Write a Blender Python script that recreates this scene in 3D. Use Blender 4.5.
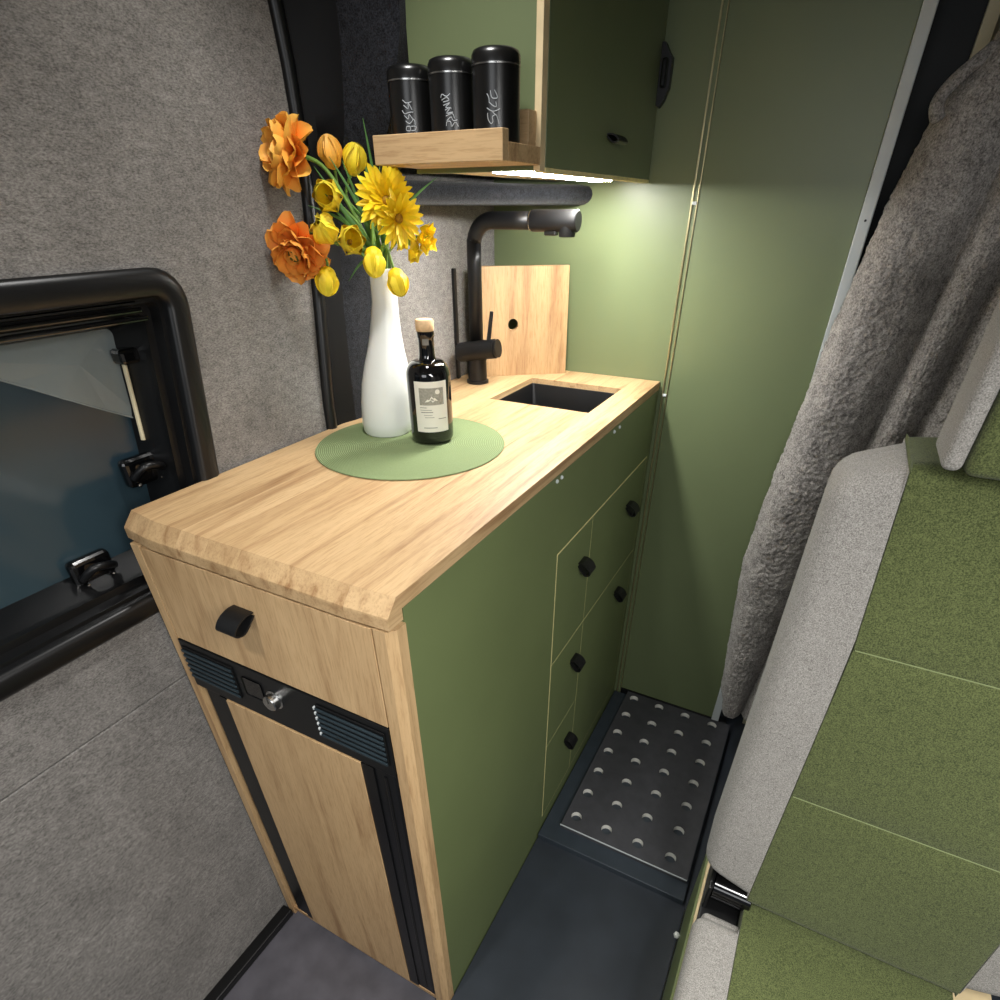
import bpy, bmesh, math, random
from mathutils import Vector, Matrix, noise
for o in list(bpy.data.objects): bpy.data.objects.remove(o)
random.seed(7)
S = bpy.context.scene
COL = S.collection
PI = math.pi

# ------------------------------------------------------------------ camera
cam = bpy.data.objects.new('camera', bpy.data.cameras.new('camera')); COL.objects.link(cam)
RT, DN, FW = Vector((.8840, .4674, -.0022)), Vector((.2696, -.5138, -.8144)), Vector((-.3818, .7194, -.5802))
m = Matrix((RT, -DN, -FW)).transposed().to_4x4()
m.translation = Vector((.8088, -.3967, 1.4964)); cam.matrix_world = m
cam.data.sensor_width = 36; cam.data.lens = .56727 * 36
cam.data.shift_x = -.0052; cam.data.shift_y = .1118; cam.data.clip_start = .02
S.camera = cam
# ------------------------------------------------------------------ world, lights, exposure
W = bpy.data.worlds.new('world'); S.world = W; W.use_nodes = True
W.node_tree.nodes['Background'].inputs[0].default_value = (.80, .88, 1, 1)
W.node_tree.nodes['Background'].inputs[1].default_value = .12
def area(name, loc, target, size, power, color=(1, 1, 1), size_y=None):
    l = bpy.data.lights.new(name, 'AREA'); l.energy = power; l.color = color; l.size = size
    if size_y: l.shape = 'RECTANGLE'; l.size_y = size_y
    o = bpy.data.objects.new(name, l); COL.objects.link(o); o.location = loc
    o.rotation_euler = (Vector(target) - Vector(loc)).to_track_quat('-Z', 'Y').to_euler()
    return o
area('opposite_strip_lamp', (1.45, -.55, 1.60), (1.26, -.47, 0), .25, 21, (1, .99, .97), 1.2)
area('cab_fill', (.75, -2.0, 1.75), (.45, .5, 1.15), 1.0, 7, (.96, .98, 1), .6)  # unseen area light added as soft fill, standing for daylight from the cab
S.view_settings.view_transform = 'Standard'; S.view_settings.look = 'None'
S.view_settings.gamma = 1; S.view_settings.use_curve_mapping = False
S.view_settings.exposure = 0.05

# ------------------------------------------------------------------ materials
def srgb(r, g, b):
    f = lambda c: (c / 255 / 12.92) if c <= 10 else ((c / 255 + .055) / 1.055) ** 2.4
    return (f(r), f(g), f(b), 1)
class NT:
    def __init__(s, name):
        s.m = bpy.data.materials.new(name); s.m.use_nodes = True
        s.t = s.m.node_tree; s.b = s.t.nodes['Principled BSDF']
    def n(s, typ, **kw):
        nd = s.t.nodes.new(typ)
        for k, v in kw.items():
            if k in nd.inputs: nd.inputs[k].default_value = v
            else: setattr(nd, k, v)
        return nd
    def l(s, a, b): s.t.links.new(a, b)
    def ramp(s, fac, stops):
        r = s.t.nodes.new('ShaderNodeValToRGB'); e = r.color_ramp.elements
        while len(e) < len(stops): e.new(.5)
        for el, (p, c) in zip(e, stops): el.position = p; el.color = c
        s.l(fac, r.inputs[0]); return r.outputs[0]
    def coords(s, scale=(1, 1, 1), rnd=0):
        tc = s.n('ShaderNodeTexCoord'); mp = s.n('ShaderNodeMapping'); mp.inputs['Scale'].default_value = scale
        s.l(tc.outputs['Object'], mp.inputs[0])
        if rnd:
            oi = s.n('ShaderNodeObjectInfo'); mu = s.n('ShaderNodeMath', operation='MULTIPLY'); mu.inputs[1].default_value = rnd
            s.l(oi.outputs['Random'], mu.inputs[0]); cb = s.n('ShaderNodeCombineXYZ')
            for i in range(3): s.l(mu.outputs[0], cb.inputs[i])
            s.l(cb.outputs[0], mp.inputs['Location'])
        return mp.outputs[0]
    def bump(s, h, strength=.3, dist=.002):
        b = s.n('ShaderNodeBump'); b.inputs['Strength'].default_value = strength; b.inputs['Distance'].default_value = dist
        s.l(h, b.inputs['Height']); s.l(b.outputs[0], s.b.inputs['Normal'])
    def noise(s, vec, scale, detail=3, rough=.5, dist=0):
        n = s.n('ShaderNodeTexNoise'); n.inputs['Scale'].default_value = scale; n.inputs['Detail'].default_value = detail
        n.inputs['Roughness'].default_value = rough; n.inputs['Distortion'].default_value = dist
        s.l(vec, n.inputs['Vector']); return n.outputs[0]
    def mix(s, fac, a, b, blend='MIX'):
        x = s.n('ShaderNodeMix', data_type='RGBA', blend_type=blend)
        if isinstance(fac, (int, float)): x.inputs[0].default_value = fac
        else: s.l(fac, x.inputs[0])
        for i, v in ((6, a), (7, b)):
            if isinstance(v, tuple): x.inputs[i].default_value = v
            else: s.l(v, x.inputs[i])
        return x.outputs[2]
def plain(name, col, rough=.5, metal=0, spec=.5, var=.06, vs=25, bump=0, bs=200, coat=0):
    t = NT(name); v = t.coords()
    d = tuple(c * (1 - var) for c in col[:3]) + (1,); u = tuple(min(1, c * (1 + var)) for c in col[:3]) + (1,)
    t.l(t.ramp(t.noise(v, vs), [(.3, d), (.7, u)]), t.b.inputs['Base Color'])
    t.b.inputs['Roughness'].default_value = rough; t.b.inputs['Metallic'].default_value = metal
    t.b.inputs['Specular IOR Level'].default_value = spec; t.b.inputs['Coat Weight'].default_value = coat
    if bump: t.bump(t.noise(v, bs, 2), bump, .001)
    return t.m
def oak(name, axis, light=srgb(206, 174, 130), dark=srgb(160, 122, 82), rnd=13, tone=.11, coarse=26):
    t = NT(name); sc = [1, 1, 1]; sc['xyz'.index(axis)] = .07
    v = t.coords(tuple(sc), rnd)
    big = t.noise(v, coarse, 4, .6, 1.2)
    fine = t.noise(v, 330, 3, .7)
    c1 = t.ramp(big, [(.30, dark), (.44, tuple(.72 * a + .28 * b for a, b in zip(light, dark))), (.55, light), (.72, tuple(min(1, 1.06 * a) for a in light[:3]) + (1,))])
    c2 = t.ramp(fine, [(.36, (.70, .62, .54, 1)), (.52, (1, 1, 1, 1))])
    c = t.mix(.55, c1, c2, 'MULTIPLY')
    oi = t.n('ShaderNodeObjectInfo')
    c3 = t.ramp(oi.outputs['Random'], [(0, (1 - tone, 1 - tone * 1.2, 1 - tone * 1.5, 1)), (1, (1 + tone * .3, 1 + tone * .3, 1 + tone * .3, 1))])
    t.l(t.mix(1, c, c3, 'MULTIPLY'), t.b.inputs['Base Color'])
    t.b.inputs['Roughness'].default_value = .48; t.bump(fine, .12, .0006)
    return t.m
def felt(name, a, b, scale=420, stretch=(1, 1, 1), bump=.5, big=.25, bigscale=9, lump=.35):
    t = NT(name); v = t.coords(stretch); w = t.coords()
    f = t.noise(v, scale, 3, .75); g = t.noise(v, scale * .22, 2, .6); h = t.noise(w, bigscale, 2)
    ad = t.n('ShaderNodeMath', operation='MULTIPLY_ADD'); ad.inputs[1].default_value = lump
    t.l(g, ad.inputs[0]); t.l(f, ad.inputs[2])
    c = t.ramp(ad.outputs[0], [(.36 + lump * .4, a), (.62 + lump * .69, b)])
    lo = 1 - big
    t.l(t.mix(1, c, t.ramp(h, [(.3, (lo, lo, lo, 1)), (.7, (1, 1, 1, 1))]), 'MULTIPLY'), t.b.inputs['Base Color'])
    t.b.inputs['Roughness'].default_value = .95; t.b.inputs['Specular IOR Level'].default_value = .1
    t.b.inputs['Sheen Weight'].default_value = .15
    t.bump(ad.outputs[0], bump, .0015)
    return t.m
M = {}
M['oak_y'] = oak('oak_lengthwise', 'y'); M['oak_z'] = oak('oak_upright', 'z', srgb(206, 173, 128), srgb(168, 132, 92)); M['oak_x'] = oak('oak_crosswise', 'x')
M['oak_edge'] = plain('raw_plywood_edge', srgb(236, 222, 160), .7, var=.1, vs=90)
M['oak_cut'] = oak('oak_board', 'z', srgb(192, 158, 114), srgb(158, 120, 82), coarse=20)
M['ply'] = plain('birch_plywood', srgb(226, 204, 160), .6, var=.08, vs=40)
M['green'] = plain('green_laminate', srgb(110, 122, 79), .46, var=.05, vs=5, bump=.05, bs=500)
M['green_wall'] = plain('green_wall_laminate', srgb(110, 121, 86), .38, var=.05, vs=4, bump=.05, bs=500)
M['felt_grey'] = felt('grey_felt_lining', srgb(98, 95, 92), srgb(162, 158, 153), 420, (1, .55, 1.3))
M['felt_dark'] = felt('charcoal_carpet_lining', srgb(9, 9, 11), srgb(54, 56, 62), 480, big=.3)
M['black'] = plain('black_plastic', srgb(11, 11, 12), .36, var=.15)
M['black_dull'] = plain('black_pillar_trim', srgb(7, 7, 8), .62, var=.1, spec=.25)
M['black_gloss'] = plain('black_gloss', srgb(9, 9, 10), .10, var=.1, coat=.5)
M['black_matt'] = plain('black_matt_metal', srgb(15, 15, 16), .42, spec=.4, var=.1)
M['leather'] = plain('black_leather', srgb(15, 15, 16), .5, var=.2, vs=80, bump=.3, bs=700)
M['tin'] = plain('black_tin', srgb(13, 13, 13), .28, spec=.6, var=.08)
M['silver'] = plain('silver_ring', srgb(190, 190, 188), .25, metal=1)
M['steel'] = plain('brushed_steel', srgb(200, 200, 198), .22, metal=1)
M['fridge'] = plain('fridge_black', srgb(11, 13, 15), .35, var=.1)
M['slat'] = plain('vent_slat', srgb(40, 52, 58), .3, var=.1)
M['alu'] = plain('white_aluminium', srgb(206, 212, 212), .45, var=.03)
M['brass'] = plain('champagne_profile', srgb(190, 180, 140), .28, metal=.85)
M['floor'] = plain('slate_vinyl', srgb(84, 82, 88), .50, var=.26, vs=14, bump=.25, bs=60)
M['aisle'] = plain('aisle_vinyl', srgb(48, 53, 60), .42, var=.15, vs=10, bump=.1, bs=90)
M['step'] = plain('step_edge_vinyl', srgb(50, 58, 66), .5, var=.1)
M['board'] = plain('anthracite_board', srgb(70, 70, 74), .6, var=.12, vs=40, bump=.2, bs=400)
M['board_core'] = plain('white_core', srgb(236, 234, 226), .6, var=.02)
M['ceiling'] = plain('ceiling_felt', srgb(150, 148, 142), .9, var=.06)
M['dark_wall'] = plain('dark_recess', srgb(8, 11, 12), .6, var=.1)
M['cream'] = plain('cream_trim', srgb(214, 204, 170), .6)
M['white'] = plain('white_ceramic', srgb(232, 234, 228), .32, var=.02, spec=.5)
M['glass_bottle'] = plain('black_glass', srgb(8, 8, 9), .06, spec=.6, var=.05, coat=.4)
M['cork'] = plain('cork', srgb(222, 186, 142), .8, var=.12, vs=160)
M['paper'] = plain('label_paper', srgb(232, 228, 216), .8, var=.02)
M['ink'] = plain('grey_ink', srgb(158, 154, 142), .8, var=.2, vs=300)
M['ink_dark'] = plain('dark_ink', srgb(120, 116, 108), .8, var=.1)
M['chalk'] = plain('chalk_marker', srgb(168, 174, 178), .9)
M['stem'] = plain('green_stem', srgb(112, 150, 66), .5, var=.15)
M['leaf'] = plain('green_blade', srgb(70, 118, 48), .5, var=.25, vs=40)
M['pollen'] = plain('flower_heart', srgb(160, 120, 20), .8, var=.3, vs=300)
M['ran_heart'] = plain('ranunculus_heart', srgb(96, 104, 36), .7, var=.3, vs=200)
M['film'] = None
def petal_mat(name, base, tip):
    t = NT(name); tc = t.n('ShaderNodeTexCoord'); sp = t.n('ShaderNodeSeparateXYZ'); t.l(tc.outputs['Object'], sp.inputs[0])
    mr = t.n('ShaderNodeMapRange'); mr.inputs[2].default_value = .045; mr.inputs[1].default_value = 0; t.l(sp.outputs[2], mr.inputs[0])
    oi = t.n('ShaderNodeObjectInfo')
    c = t.mix(mr.outputs[0], base, tip)
    r = t.ramp(oi.outputs['Random'], [(0, (.90, .84, .8, 1)), (1, (1, 1, 1, 1))])
    st = t.noise(t.coords((60, 60, 3)), 1, 2)
    c = t.mix(.18, c, t.ramp(st, [(.35, (.75, .7, .6, 1)), (.6, (1, 1, 1, 1))]), 'MULTIPLY')
    t.l(t.mix(1, c, r, 'MULTIPLY'), t.b.inputs['Base Color'])
    t.b.inputs['Roughness'].default_value = .55
    t.b.inputs['Subsurface Weight'].default_value = .15; t.b.inputs['Subsurface Radius'].default_value = (.01, .006, .002)
    return t.m
M['orange'] = petal_mat('orange_petal', srgb(250, 132, 28), srgb(255, 192, 90))
M['amber'] = petal_mat('amber_petal', srgb(255, 150, 34), srgb(255, 208, 96))
M['apricot'] = petal_mat('apricot_petal', srgb(252, 180, 50), srgb(255, 200, 100))
M['yellow'] = petal_mat('yellow_petal', srgb(252, 218, 16), srgb(255, 238, 70))
M['gold'] = petal_mat('golden_petal', srgb(254, 210, 6), srgb(255, 230, 30))
def mat_mat():
    t = NT('woven_sage_mat'); tc = t.n('ShaderNodeTexCoord'); w = t.n('ShaderNodeTexWave', wave_type='RINGS', rings_direction='Z')
    w.inputs['Scale'].default_value = 95; w.inputs['Distortion'].default_value = .6; w.inputs['Detail'].default_value = 2
    t.l(tc.outputs['Object'], w.inputs[0]); n = t.noise(t.coords(), 600, 2)
    c = t.ramp(w.outputs[1], [(.1, srgb(100, 116, 74)), (.8, srgb(136, 152, 106))])
    t.l(t.mix(.4, c, t.ramp(n, [(.3, (.7, .72, .66, 1)), (.7, (1, 1, 1, 1))]), 'MULTIPLY'), t.b.inputs['Base Color'])
    t.b.inputs['Roughness'].default_value = .85; t.bump(w.outputs[1], .5, .0012)
    return t.m
M['mat'] = mat_mat()
M['seat_green'] = felt('green_seat_cloth', srgb(56, 64, 36), srgb(112, 120, 76), 560, bump=.7, big=.12, bigscale=4, lump=.12)
M['seat_grey'] = felt('grey_seat_cloth', srgb(112, 109, 104), srgb(178, 174, 168), 650, bump=.6, big=.06, lump=.12)
M['thread'] = plain('pale_thread', srgb(130, 140, 96), .8)
M['curtain'] = felt('grey_plush', srgb(104, 100, 97), srgb(206, 200, 194), 330, (1, 1, .9), bump=1.0, big=.25, bigscale=16)
def glass_mat():
    t = NT('tinted_pane'); v = t.coords((1, 1, 1))
    t.l(t.ramp(t.noise(v, 3.2, 1), [(.35, srgb(26, 46, 60)), (.65, srgb(50, 66, 72))]), t.b.inputs['Base Color'])
    t.b.inputs['Roughness'].default_value = .16; t.b.inputs['Specular IOR Level'].default_value = .6
    return t.m
M['pane'] = glass_mat()
def film_mat():  # pale half-clear colour holds the sheen reflected on the film
    t = NT('film_sheen'); t.b.inputs['Base Color'].default_value = srgb(170, 180, 178); t.b.inputs['Alpha'].default_value = .5
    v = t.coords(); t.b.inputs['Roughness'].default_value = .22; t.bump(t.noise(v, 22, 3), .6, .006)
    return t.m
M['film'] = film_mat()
def led_mat():
    t = NT('led_diffuser'); t.b.inputs['Emission Color'].default_value = (1, .985, .955, 1); t.b.inputs['Emission Strength'].default_value = 118
    t.b.inputs['Base Color'].default_value = (1, 1, 1, 1); return t.m
M['led'] = led_mat()

# ------------------------------------------------------------------ mesh helpers
def place(bm, name, mat, parent=None, smooth=False, recenter=False):
    if isinstance(bm, bpy.types.Mesh): me = bm
    else:
        bmesh.ops.recalc_face_normals(bm, faces=bm.faces)
        me = bpy.data.meshes.new(name); bm.to_mesh(me); bm.free()
    for x in (mat if isinstance(mat, (list, tuple)) else [mat]):
        if len(me.materials) < (len(mat) if isinstance(mat, (list, tuple)) else 1): me.materials.append(M[x])
    if smooth:
        for p in me.polygons: p.use_smooth = True
    o = bpy.data.objects.new(name, me); COL.objects.link(o)
    if parent:
        o.parent = parent
        o.matrix_parent_inverse = Matrix.Translation(-parent.location) if parent.type == 'EMPTY' else Matrix.Identity(4)
    return o
def smooth_angle(o, ang=35):
    me = o.data
    for p in me.polygons: p.use_smooth = True
    bm = bmesh.new(); bm.from_mesh(me)
    for e in bm.edges:
        e.smooth = len(e.link_faces) == 2 and e.calc_face_angle(0) < math.radians(ang)
    bm.to_mesh(me); bm.free(); return o
def tag(o, label=None, cat=None, group=None, kind=None):
    if label: o['label'] = label
    if cat: o['category'] = cat
    if group: o['group'] = group
    if kind: o['kind'] = kind
    return o
def thing(name, label, cat, loc=(0, 0, 0), group=None):
    o = bpy.data.objects.new(name, None); COL.objects.link(o); o.location = loc; o.empty_display_size = .02
    return tag(o, label, cat, group)
def box(x0, x1, y0, y1, z0, z1, bev=0, seg=2, bm=None):
    b = bm or bmesh.new()
    r = bmesh.ops.create_cube(b, size=1)
    for v in r['verts']:
        v.co = Vector((x0 + (x1 - x0) * (v.co.x + .5), y0 + (y1 - y0) * (v.co.y + .5), z0 + (z1 - z0) * (v.co.z + .5)))
    if bev:
        es = [e for e in b.edges if all(v in r['verts'] for v in e.verts)]
        bmesh.ops.bevel(b, geom=es, offset=bev, segments=seg, profile=.5, affect='EDGES')
    return b
def prism(poly, axis, a, b_, bm=None, bev=0):
    """poly: 2-D points in the plane normal to axis (cyclic xyz order), extruded from a to b_."""
    bm = bm or bmesh.new()
    def P(p, t):
        if axis == 'x': return (t, p[0], p[1])
        if axis == 'y': return (p[0], t, p[1])
        return (p[0], p[1], t)
    A = [bm.verts.new(P(p, a)) for p in poly]; B = [bm.verts.new(P(p, b_)) for p in poly]
    bm.faces.new(A); bm.faces.new(B[::-1]); n = len(poly)
    for i in range(n): bm.faces.new((A[i], B[i], B[(i + 1) % n], A[(i + 1) % n]))
    if bev:
        bmesh.ops.recalc_face_normals(bm, faces=bm.faces)
        bmesh.ops.bevel(bm, geom=list(bm.edges), offset=bev, segments=2, profile=.5, affect='EDGES')
    return bm
def lathe(prof, cx, cy, seg=40, bm=None, off=None):
    """prof: (r, z[, dx, dy]) list, closed at the axis where r == 0."""
    bm = bm or bmesh.new(); rings = []
    for p in prof:
        r, z = p[0], p[1]; dx, dy = (p[2], p[3]) if len(p) > 2 else (0, 0)
        if r < 1e-6: rings.append([bm.verts.new((cx + dx, cy + dy, z))])
        else: rings.append([bm.verts.new((cx + dx + r * math.cos(2 * PI * i / seg), cy + dy + r * math.sin(2 * PI * i / seg), z)) for i in range(seg)])
    for a, b in zip(rings, rings[1:]):
        for i in range(seg):
            j = (i + 1) % seg
            if len(a) == 1 and len(b) == 1: continue
            if len(a) == 1: bm.faces.new((a[0], b[i], b[j]))
            elif len(b) == 1: bm.faces.new((a[i], b[0], a[j]))
            else: bm.faces.new((a[i], b[i], b[j], a[j]))
    return bm
def tube(pts, r, seg=12, bm=None, caps=True):
    bm = bm or bmesh.new(); pts = [Vector(p) for p in pts]; n = len(pts)
    rs = r if isinstance(r, (list, tuple)) else [r] * n
    t = (pts[1] - pts[0]).normalized(); up = Vector((0, 0, 1)) if abs(t.z) < .9 else Vector((1, 0, 0))
    nrm = (up - t * up.dot(t)).normalized(); rings = []
    for i in range(n):
        t = (pts[min(i + 1, n - 1)] - pts[max(i - 1, 0)]).normalized()
        nrm = (nrm - t * nrm.dot(t)).normalized(); bn = t.cross(nrm)
        rings.append([bm.verts.new(pts[i] + (nrm * math.cos(2 * PI * k / seg) + bn * math.sin(2 * PI * k / seg)) * rs[i]) for k in range(seg)])
    for a, b in zip(rings, rings[1:]):
        for k in range(seg): bm.faces.new((a[k], a[(k + 1) % seg], b[(k + 1) % seg], b[k]))
    if caps: bm.faces.new(rings[0][::-1]); bm.faces.new(rings[-1])
    return bm
def spline(pts, n=8):
    pts = [Vector(p) for p in pts]; P = [pts[0]] + pts + [pts[-1]]; out = []
    for i in range(1, len(P) - 2):
        for k in range(n):
            t = k / n; a, b, c, d = P[i - 1], P[i], P[i + 1], P[i + 2]
            out.append(.5 * ((2 * b) + (c - a) * t + (2 * a - 5 * b + 4 * c - d) * t * t + (3 * b - a - 3 * c + d) * t ** 3))
    return out + [pts[-1]]
def patch(cx, cy, r, a0, a1, z0, z1, n=10, bm=None, th=.0004):
    """a thin curved sheet on a cylinder"""
    bm = bm or bmesh.new(); G = []
    for i in range(n + 1):
        a = a0 + (a1 - a0) * i / n
        G.append([bm.verts.new((cx + q * math.cos(a), cy + q * math.sin(a), z)) for q, z in ((r, z0), (r + th, z0), (r + th, z1), (r, z1))])
    for a, b in zip(G, G[1:]):
        for k in range(4): bm.faces.new((a[k], b[k], b[(k + 1) % 4], a[(k + 1) % 4]))
    bm.faces.new(G[0][::-1]); bm.faces.new(G[-1]); return bm

# ------------------------------------------------------------------ the room shell
H = 1.1484; FZ = .08; YB = 1.075; XG = .461
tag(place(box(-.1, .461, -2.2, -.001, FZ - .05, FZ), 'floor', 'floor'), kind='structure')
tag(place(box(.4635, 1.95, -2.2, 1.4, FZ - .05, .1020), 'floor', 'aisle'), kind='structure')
tag(place(box(-.1, 1.95, -1.2, 1.4, 2.0, 2.05), 'ceiling', 'ceiling'), kind='structure')
WX = -.012
def seal_y(z): # where the grey lining ends at the door seal
    P = [(FZ, .405), (1.13, .417), (1.20, .420), (1.38, .443), (1.51, .456), (1.58, .461), (1.67, .460), (1.73, .455), (2.0, .42)]
    for (a, ya), (b, yb) in zip(P, P[1:]):
        if a <= z <= b: return ya + (yb - ya) * (z - a) / (b - a)
    return P[-1][1]
WZ = .851
bm = bmesh.new()
zs = [1.42 + .58 * i / 14 for i in range(15)]
prism([(-2.2, 1.42)] + [(seal_y(z), z) for z in zs] + [(-2.2, 2.0)], 'x', -.06, WX, bm)
zs = [1.0 + .42 * i / 8 for i in range(9)]
prism([(.118, 1.0)] + [(seal_y(z), z) for z in zs] + [(.182, 1.42)], 'x', -.06, WX, bm)
prism([(-2.2, WZ), (.41, WZ), (.41, 1.0), (-2.2, 1.0)], 'x', -.06, WX, bm)
prism([(-2.2, 1.0), (-.9, 1.0), (-.9, 1.42), (-2.2, 1.42)], 'x', -.06, WX, bm)
wl = tag(place(bm, 'wall_left', 'felt_grey'), kind='structure')
place(box(-.06, WX + .001, -2.2, .41, FZ, WZ - .003, .0015), 'lower_panel', 'felt_grey', wl)
place(box(-.04, .0, .575, YB, H - .03, 2.0), 'rear_panel', 'felt_grey', wl)
tag(place(box(WX - .02, .016, -2.2, -.017, FZ, FZ + .022, .003), 'baseboard_left', 'black'), kind='structure')
# door pillar between the window lining and the kitchen
bm = bmesh.new()
def bx(z):
    P = [(1.0, .002), (1.35, .004), (1.47, .02), (1.54, .07), (1.60, .125), (1.70, .158), (2.0, .175)]
    for (a, ya), (b, yb) in zip(P, P[1:]):
        if a <= z <= b: return ya + (yb - ya) * (z - a) / (b - a)
    return P[-1][1]
rows = []
for i in range(41):
    z = 1.10 + .9 * i / 40; s = seal_y(z); b = bx(z)
    y1 = s + .03; y2 = .532 - .012 * min(1, max(0, (z - 1.5) / .1))
    rows.append([bm.verts.new(p) for p in ((-.03, s - .008, z), (-.010, s + .004, z), (-.008 + b * .12, y1, z), (b * .42 + .0, y1 + (y2 - y1) * .45, z), (b * .80 + .001, y1 + (y2 - y1) * .8, z), (b + .002, y2, z), (b + .002, .60, z), (-.03, .60, z))])
for a, b in zip(rows, rows[1:]):
    for k in range(7):
        f = bm.faces.new((a[k], a[k + 1], b[k + 1], b[k])); f.material_index = 0 if k < 3 else 1
o = tag(place(bm, 'trim_1', ['black_dull', 'felt_dark']), kind='structure'); smooth_angle(o, 40)
seal = tube([(WX + .004, seal_y(1.10 + .9 * i / 30) + .006, 1.10 + .9 * i / 30) for i in range(31)], .011, 10)
o = tag(place(seal, 'trim_2', 'black', smooth=True), kind='structure')
# carpet-covered ledge under the overhead cabinet
bm = bmesh.new(); rows = []
for i in range(21):
    t = i / 20; y = .60 + (YB - .60) * t; xe = .085 + .165 * t ** 1.5; zb = 1.512 - .012 * t * 0
    sec = [(-.01, 1.500)] + [(xe - .03 + .03 * math.sin(a), 1.520 - .020 * math.cos(a)) for a in [k * PI / 8 for k in range(0, 7)]] + [(xe - .03, 1.5375), (-.01, 1.5375)]
    rows.append([bm.verts.new((x, y, z)) for x, z in sec])
for a, b in zip(rows, rows[1:]):
    n = len(a)
    for k in range(n): bm.faces.new((a[k], a[(k + 1) % n], b[(k + 1) % n], b[k]))
bm.faces.new(rows[0]); bm.faces.new(rows[-1][::-1])
o = tag(place(bm, 'trim_3', 'felt_dark'), kind='structure'); smooth_angle(o, 50)
# rear bulkhead: fixed panel, profile, bathroom door, white edge profile
wb = tag(place(box(-.06, .470, YB, YB + .02, FZ, 2.0), 'wall_back', 'green_wall'), kind='structure')
t4 = tag(place(box(.470, .4735, YB - .005, YB + .02, FZ, 2.0, .0008), 'trim_4', 'brass'), kind='structure')
place(box(.4735, .4815, YB - .001, YB + .02, FZ, 2.0), 'hinge_strip', 'green_wall', t4)
place(box(.4815, .4838, YB - .004, YB + .02, FZ, 2.0, .0006), 'edge_bead', 'brass', t4)
place(box(.4728, .4822, YB - .0065, YB - .001, 1.115, 1.121, .001), 'hinge_clip', 'alu', t4)
place(box(.4728, .4822, YB - .0065, YB - .001, 1.500, 1.506, .001), 'hinge_clip', 'alu', t4)
d1 = tag(place(box(.4838, .790, YB - .001, YB + .022, FZ + .06, 2.0, .001), 'door_1', 'green_wall'), kind='structure')
tag(place(box(.4838, .835, YB - .005, YB + .022, FZ, FZ + .0595, .002), 'trim_5', 'black'), kind='structure')
t6 = tag(place(box(.7905, .8125, YB - .012, YB + .025, FZ + .06, 2.0, .002), 'trim_6', 'alu'), kind='structure')
place(lathe([(0, 0), (.0022, 0), (.0022, .0006), (0, .0006)], 0, 0, 10), 'screw', 'black', t6).matrix_local = Matrix.Translation((.802, YB - .012, 1.475)) @ Matrix.Rotation(PI / 2, 4, 'X')
tag(place(box(.8125, 1.95, YB + .10, YB + .13, FZ, 2.0), 'wall_rear', 'dark_wall'), kind='structure')
tag(place(prism([(.885, YB + .06), (.905, YB + .06), (.915, YB + .09), (.885, YB + .09)], 'z', FZ, 2.0), 'trim_7', 'cream'), kind='structure')
tag(place(box(1.95, 2.0, -1.2, 1.4, FZ, 2.05), 'wall_right', 'felt_grey'), kind='structure')

# ------------------------------------------------------------------ side window
wn = tag(bpy.data.objects.new('window_1', None), kind='structure'); COL.objects.link(wn)
def wy(z, y): return y + (z - 1.4) * .14      # the frame's upright leans a little with the body
def rrect(yl, yr, z0, z1, r, n=6):
    out = []
    for cy, cz, a0 in ((yr - r, z1 - r, PI / 2), (yr - r, z0 + r, 0), (yl + r, z0 + r, -PI / 2), (yl + r, z1 - r, -PI)):
        for k in range(n + 1):
            a = a0 - k * PI / 2 / n
            out.append((cy + r * math.cos(a), cz + r * math.sin(a)))
    return [(y + ((z - 1.4) * .14 if y > -.3 else 0), z) for y, z in out]
def ringloft(loops, closed=False):
    """loops: list of (x, 2-D loop); skinned in order"""
    bm = bmesh.new(); R = [[bm.verts.new((x, y, z)) for y, z in L] for x, L in loops]
    pairs = list(zip(R, R[1:])) + ([(R[-1], R[0])] if closed else [])
    for a, b in pairs:
        n = len(a)
        for k in range(n): bm.faces.new((a[k], a[(k + 1) % n], b[(k + 1) % n], b[k]))
    return bm
YL, YR, ZB, ZT = -.95, .194, .984, 1.434
def inset(d, r): return rrect(YL + d, YR - d, ZB + d, ZT - d, max(.01, r - d))
fr = ringloft([(WX - .02, inset(0, .05)), (WX + .006, inset(0, .05)), (WX + .009, inset(.003, .05)), (WX + .0115, inset(.008, .05)), (WX + .0115, inset(.026, .05)), (WX + .009, inset(.031, .05)), (WX + .004, inset(.034, .05)), (WX - .02, inset(.035, .05))], True)
smooth_angle(place(fr, 'outer_frame', 'black', wn), 60)
fr = ringloft([(WX - .004, inset(.033, .05)), (WX - .004, inset(.040, .05)), (WX - .020, inset(.043, .05)), (WX - .020, inset(.054, .05)), (WX - .034, inset(.056, .05)), (WX - .072, inset(.074, .05)), (WX - .085, inset(.074, .05)), (WX - .085, inset(.033, .05))], True)
smooth_angle(place(fr, 'reveal', 'black', wn), 30)
for k in range(3):
    place(box(WX - .010, WX + .002 - .003 * k, -.9, .13 - .003 * k, 1.374 + .010 * k, 1.380 + .010 * k, .0022), 'blind_rail', 'black_gloss', wn)
for k in range(4):
    place(box(WX - .055 + .012 * k, WX - .046 + .012 * k, -.9, .07, 1.020 - .004 * k, 1.032 - .004 * k, .002), 'lower_rail', 'black', wn)
pane = place(prism(rrect(YL + .04, .165, 1.010, 1.410, .035), 'x', WX - .078, WX - .072), 'pane', 'pane', wn)
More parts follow.
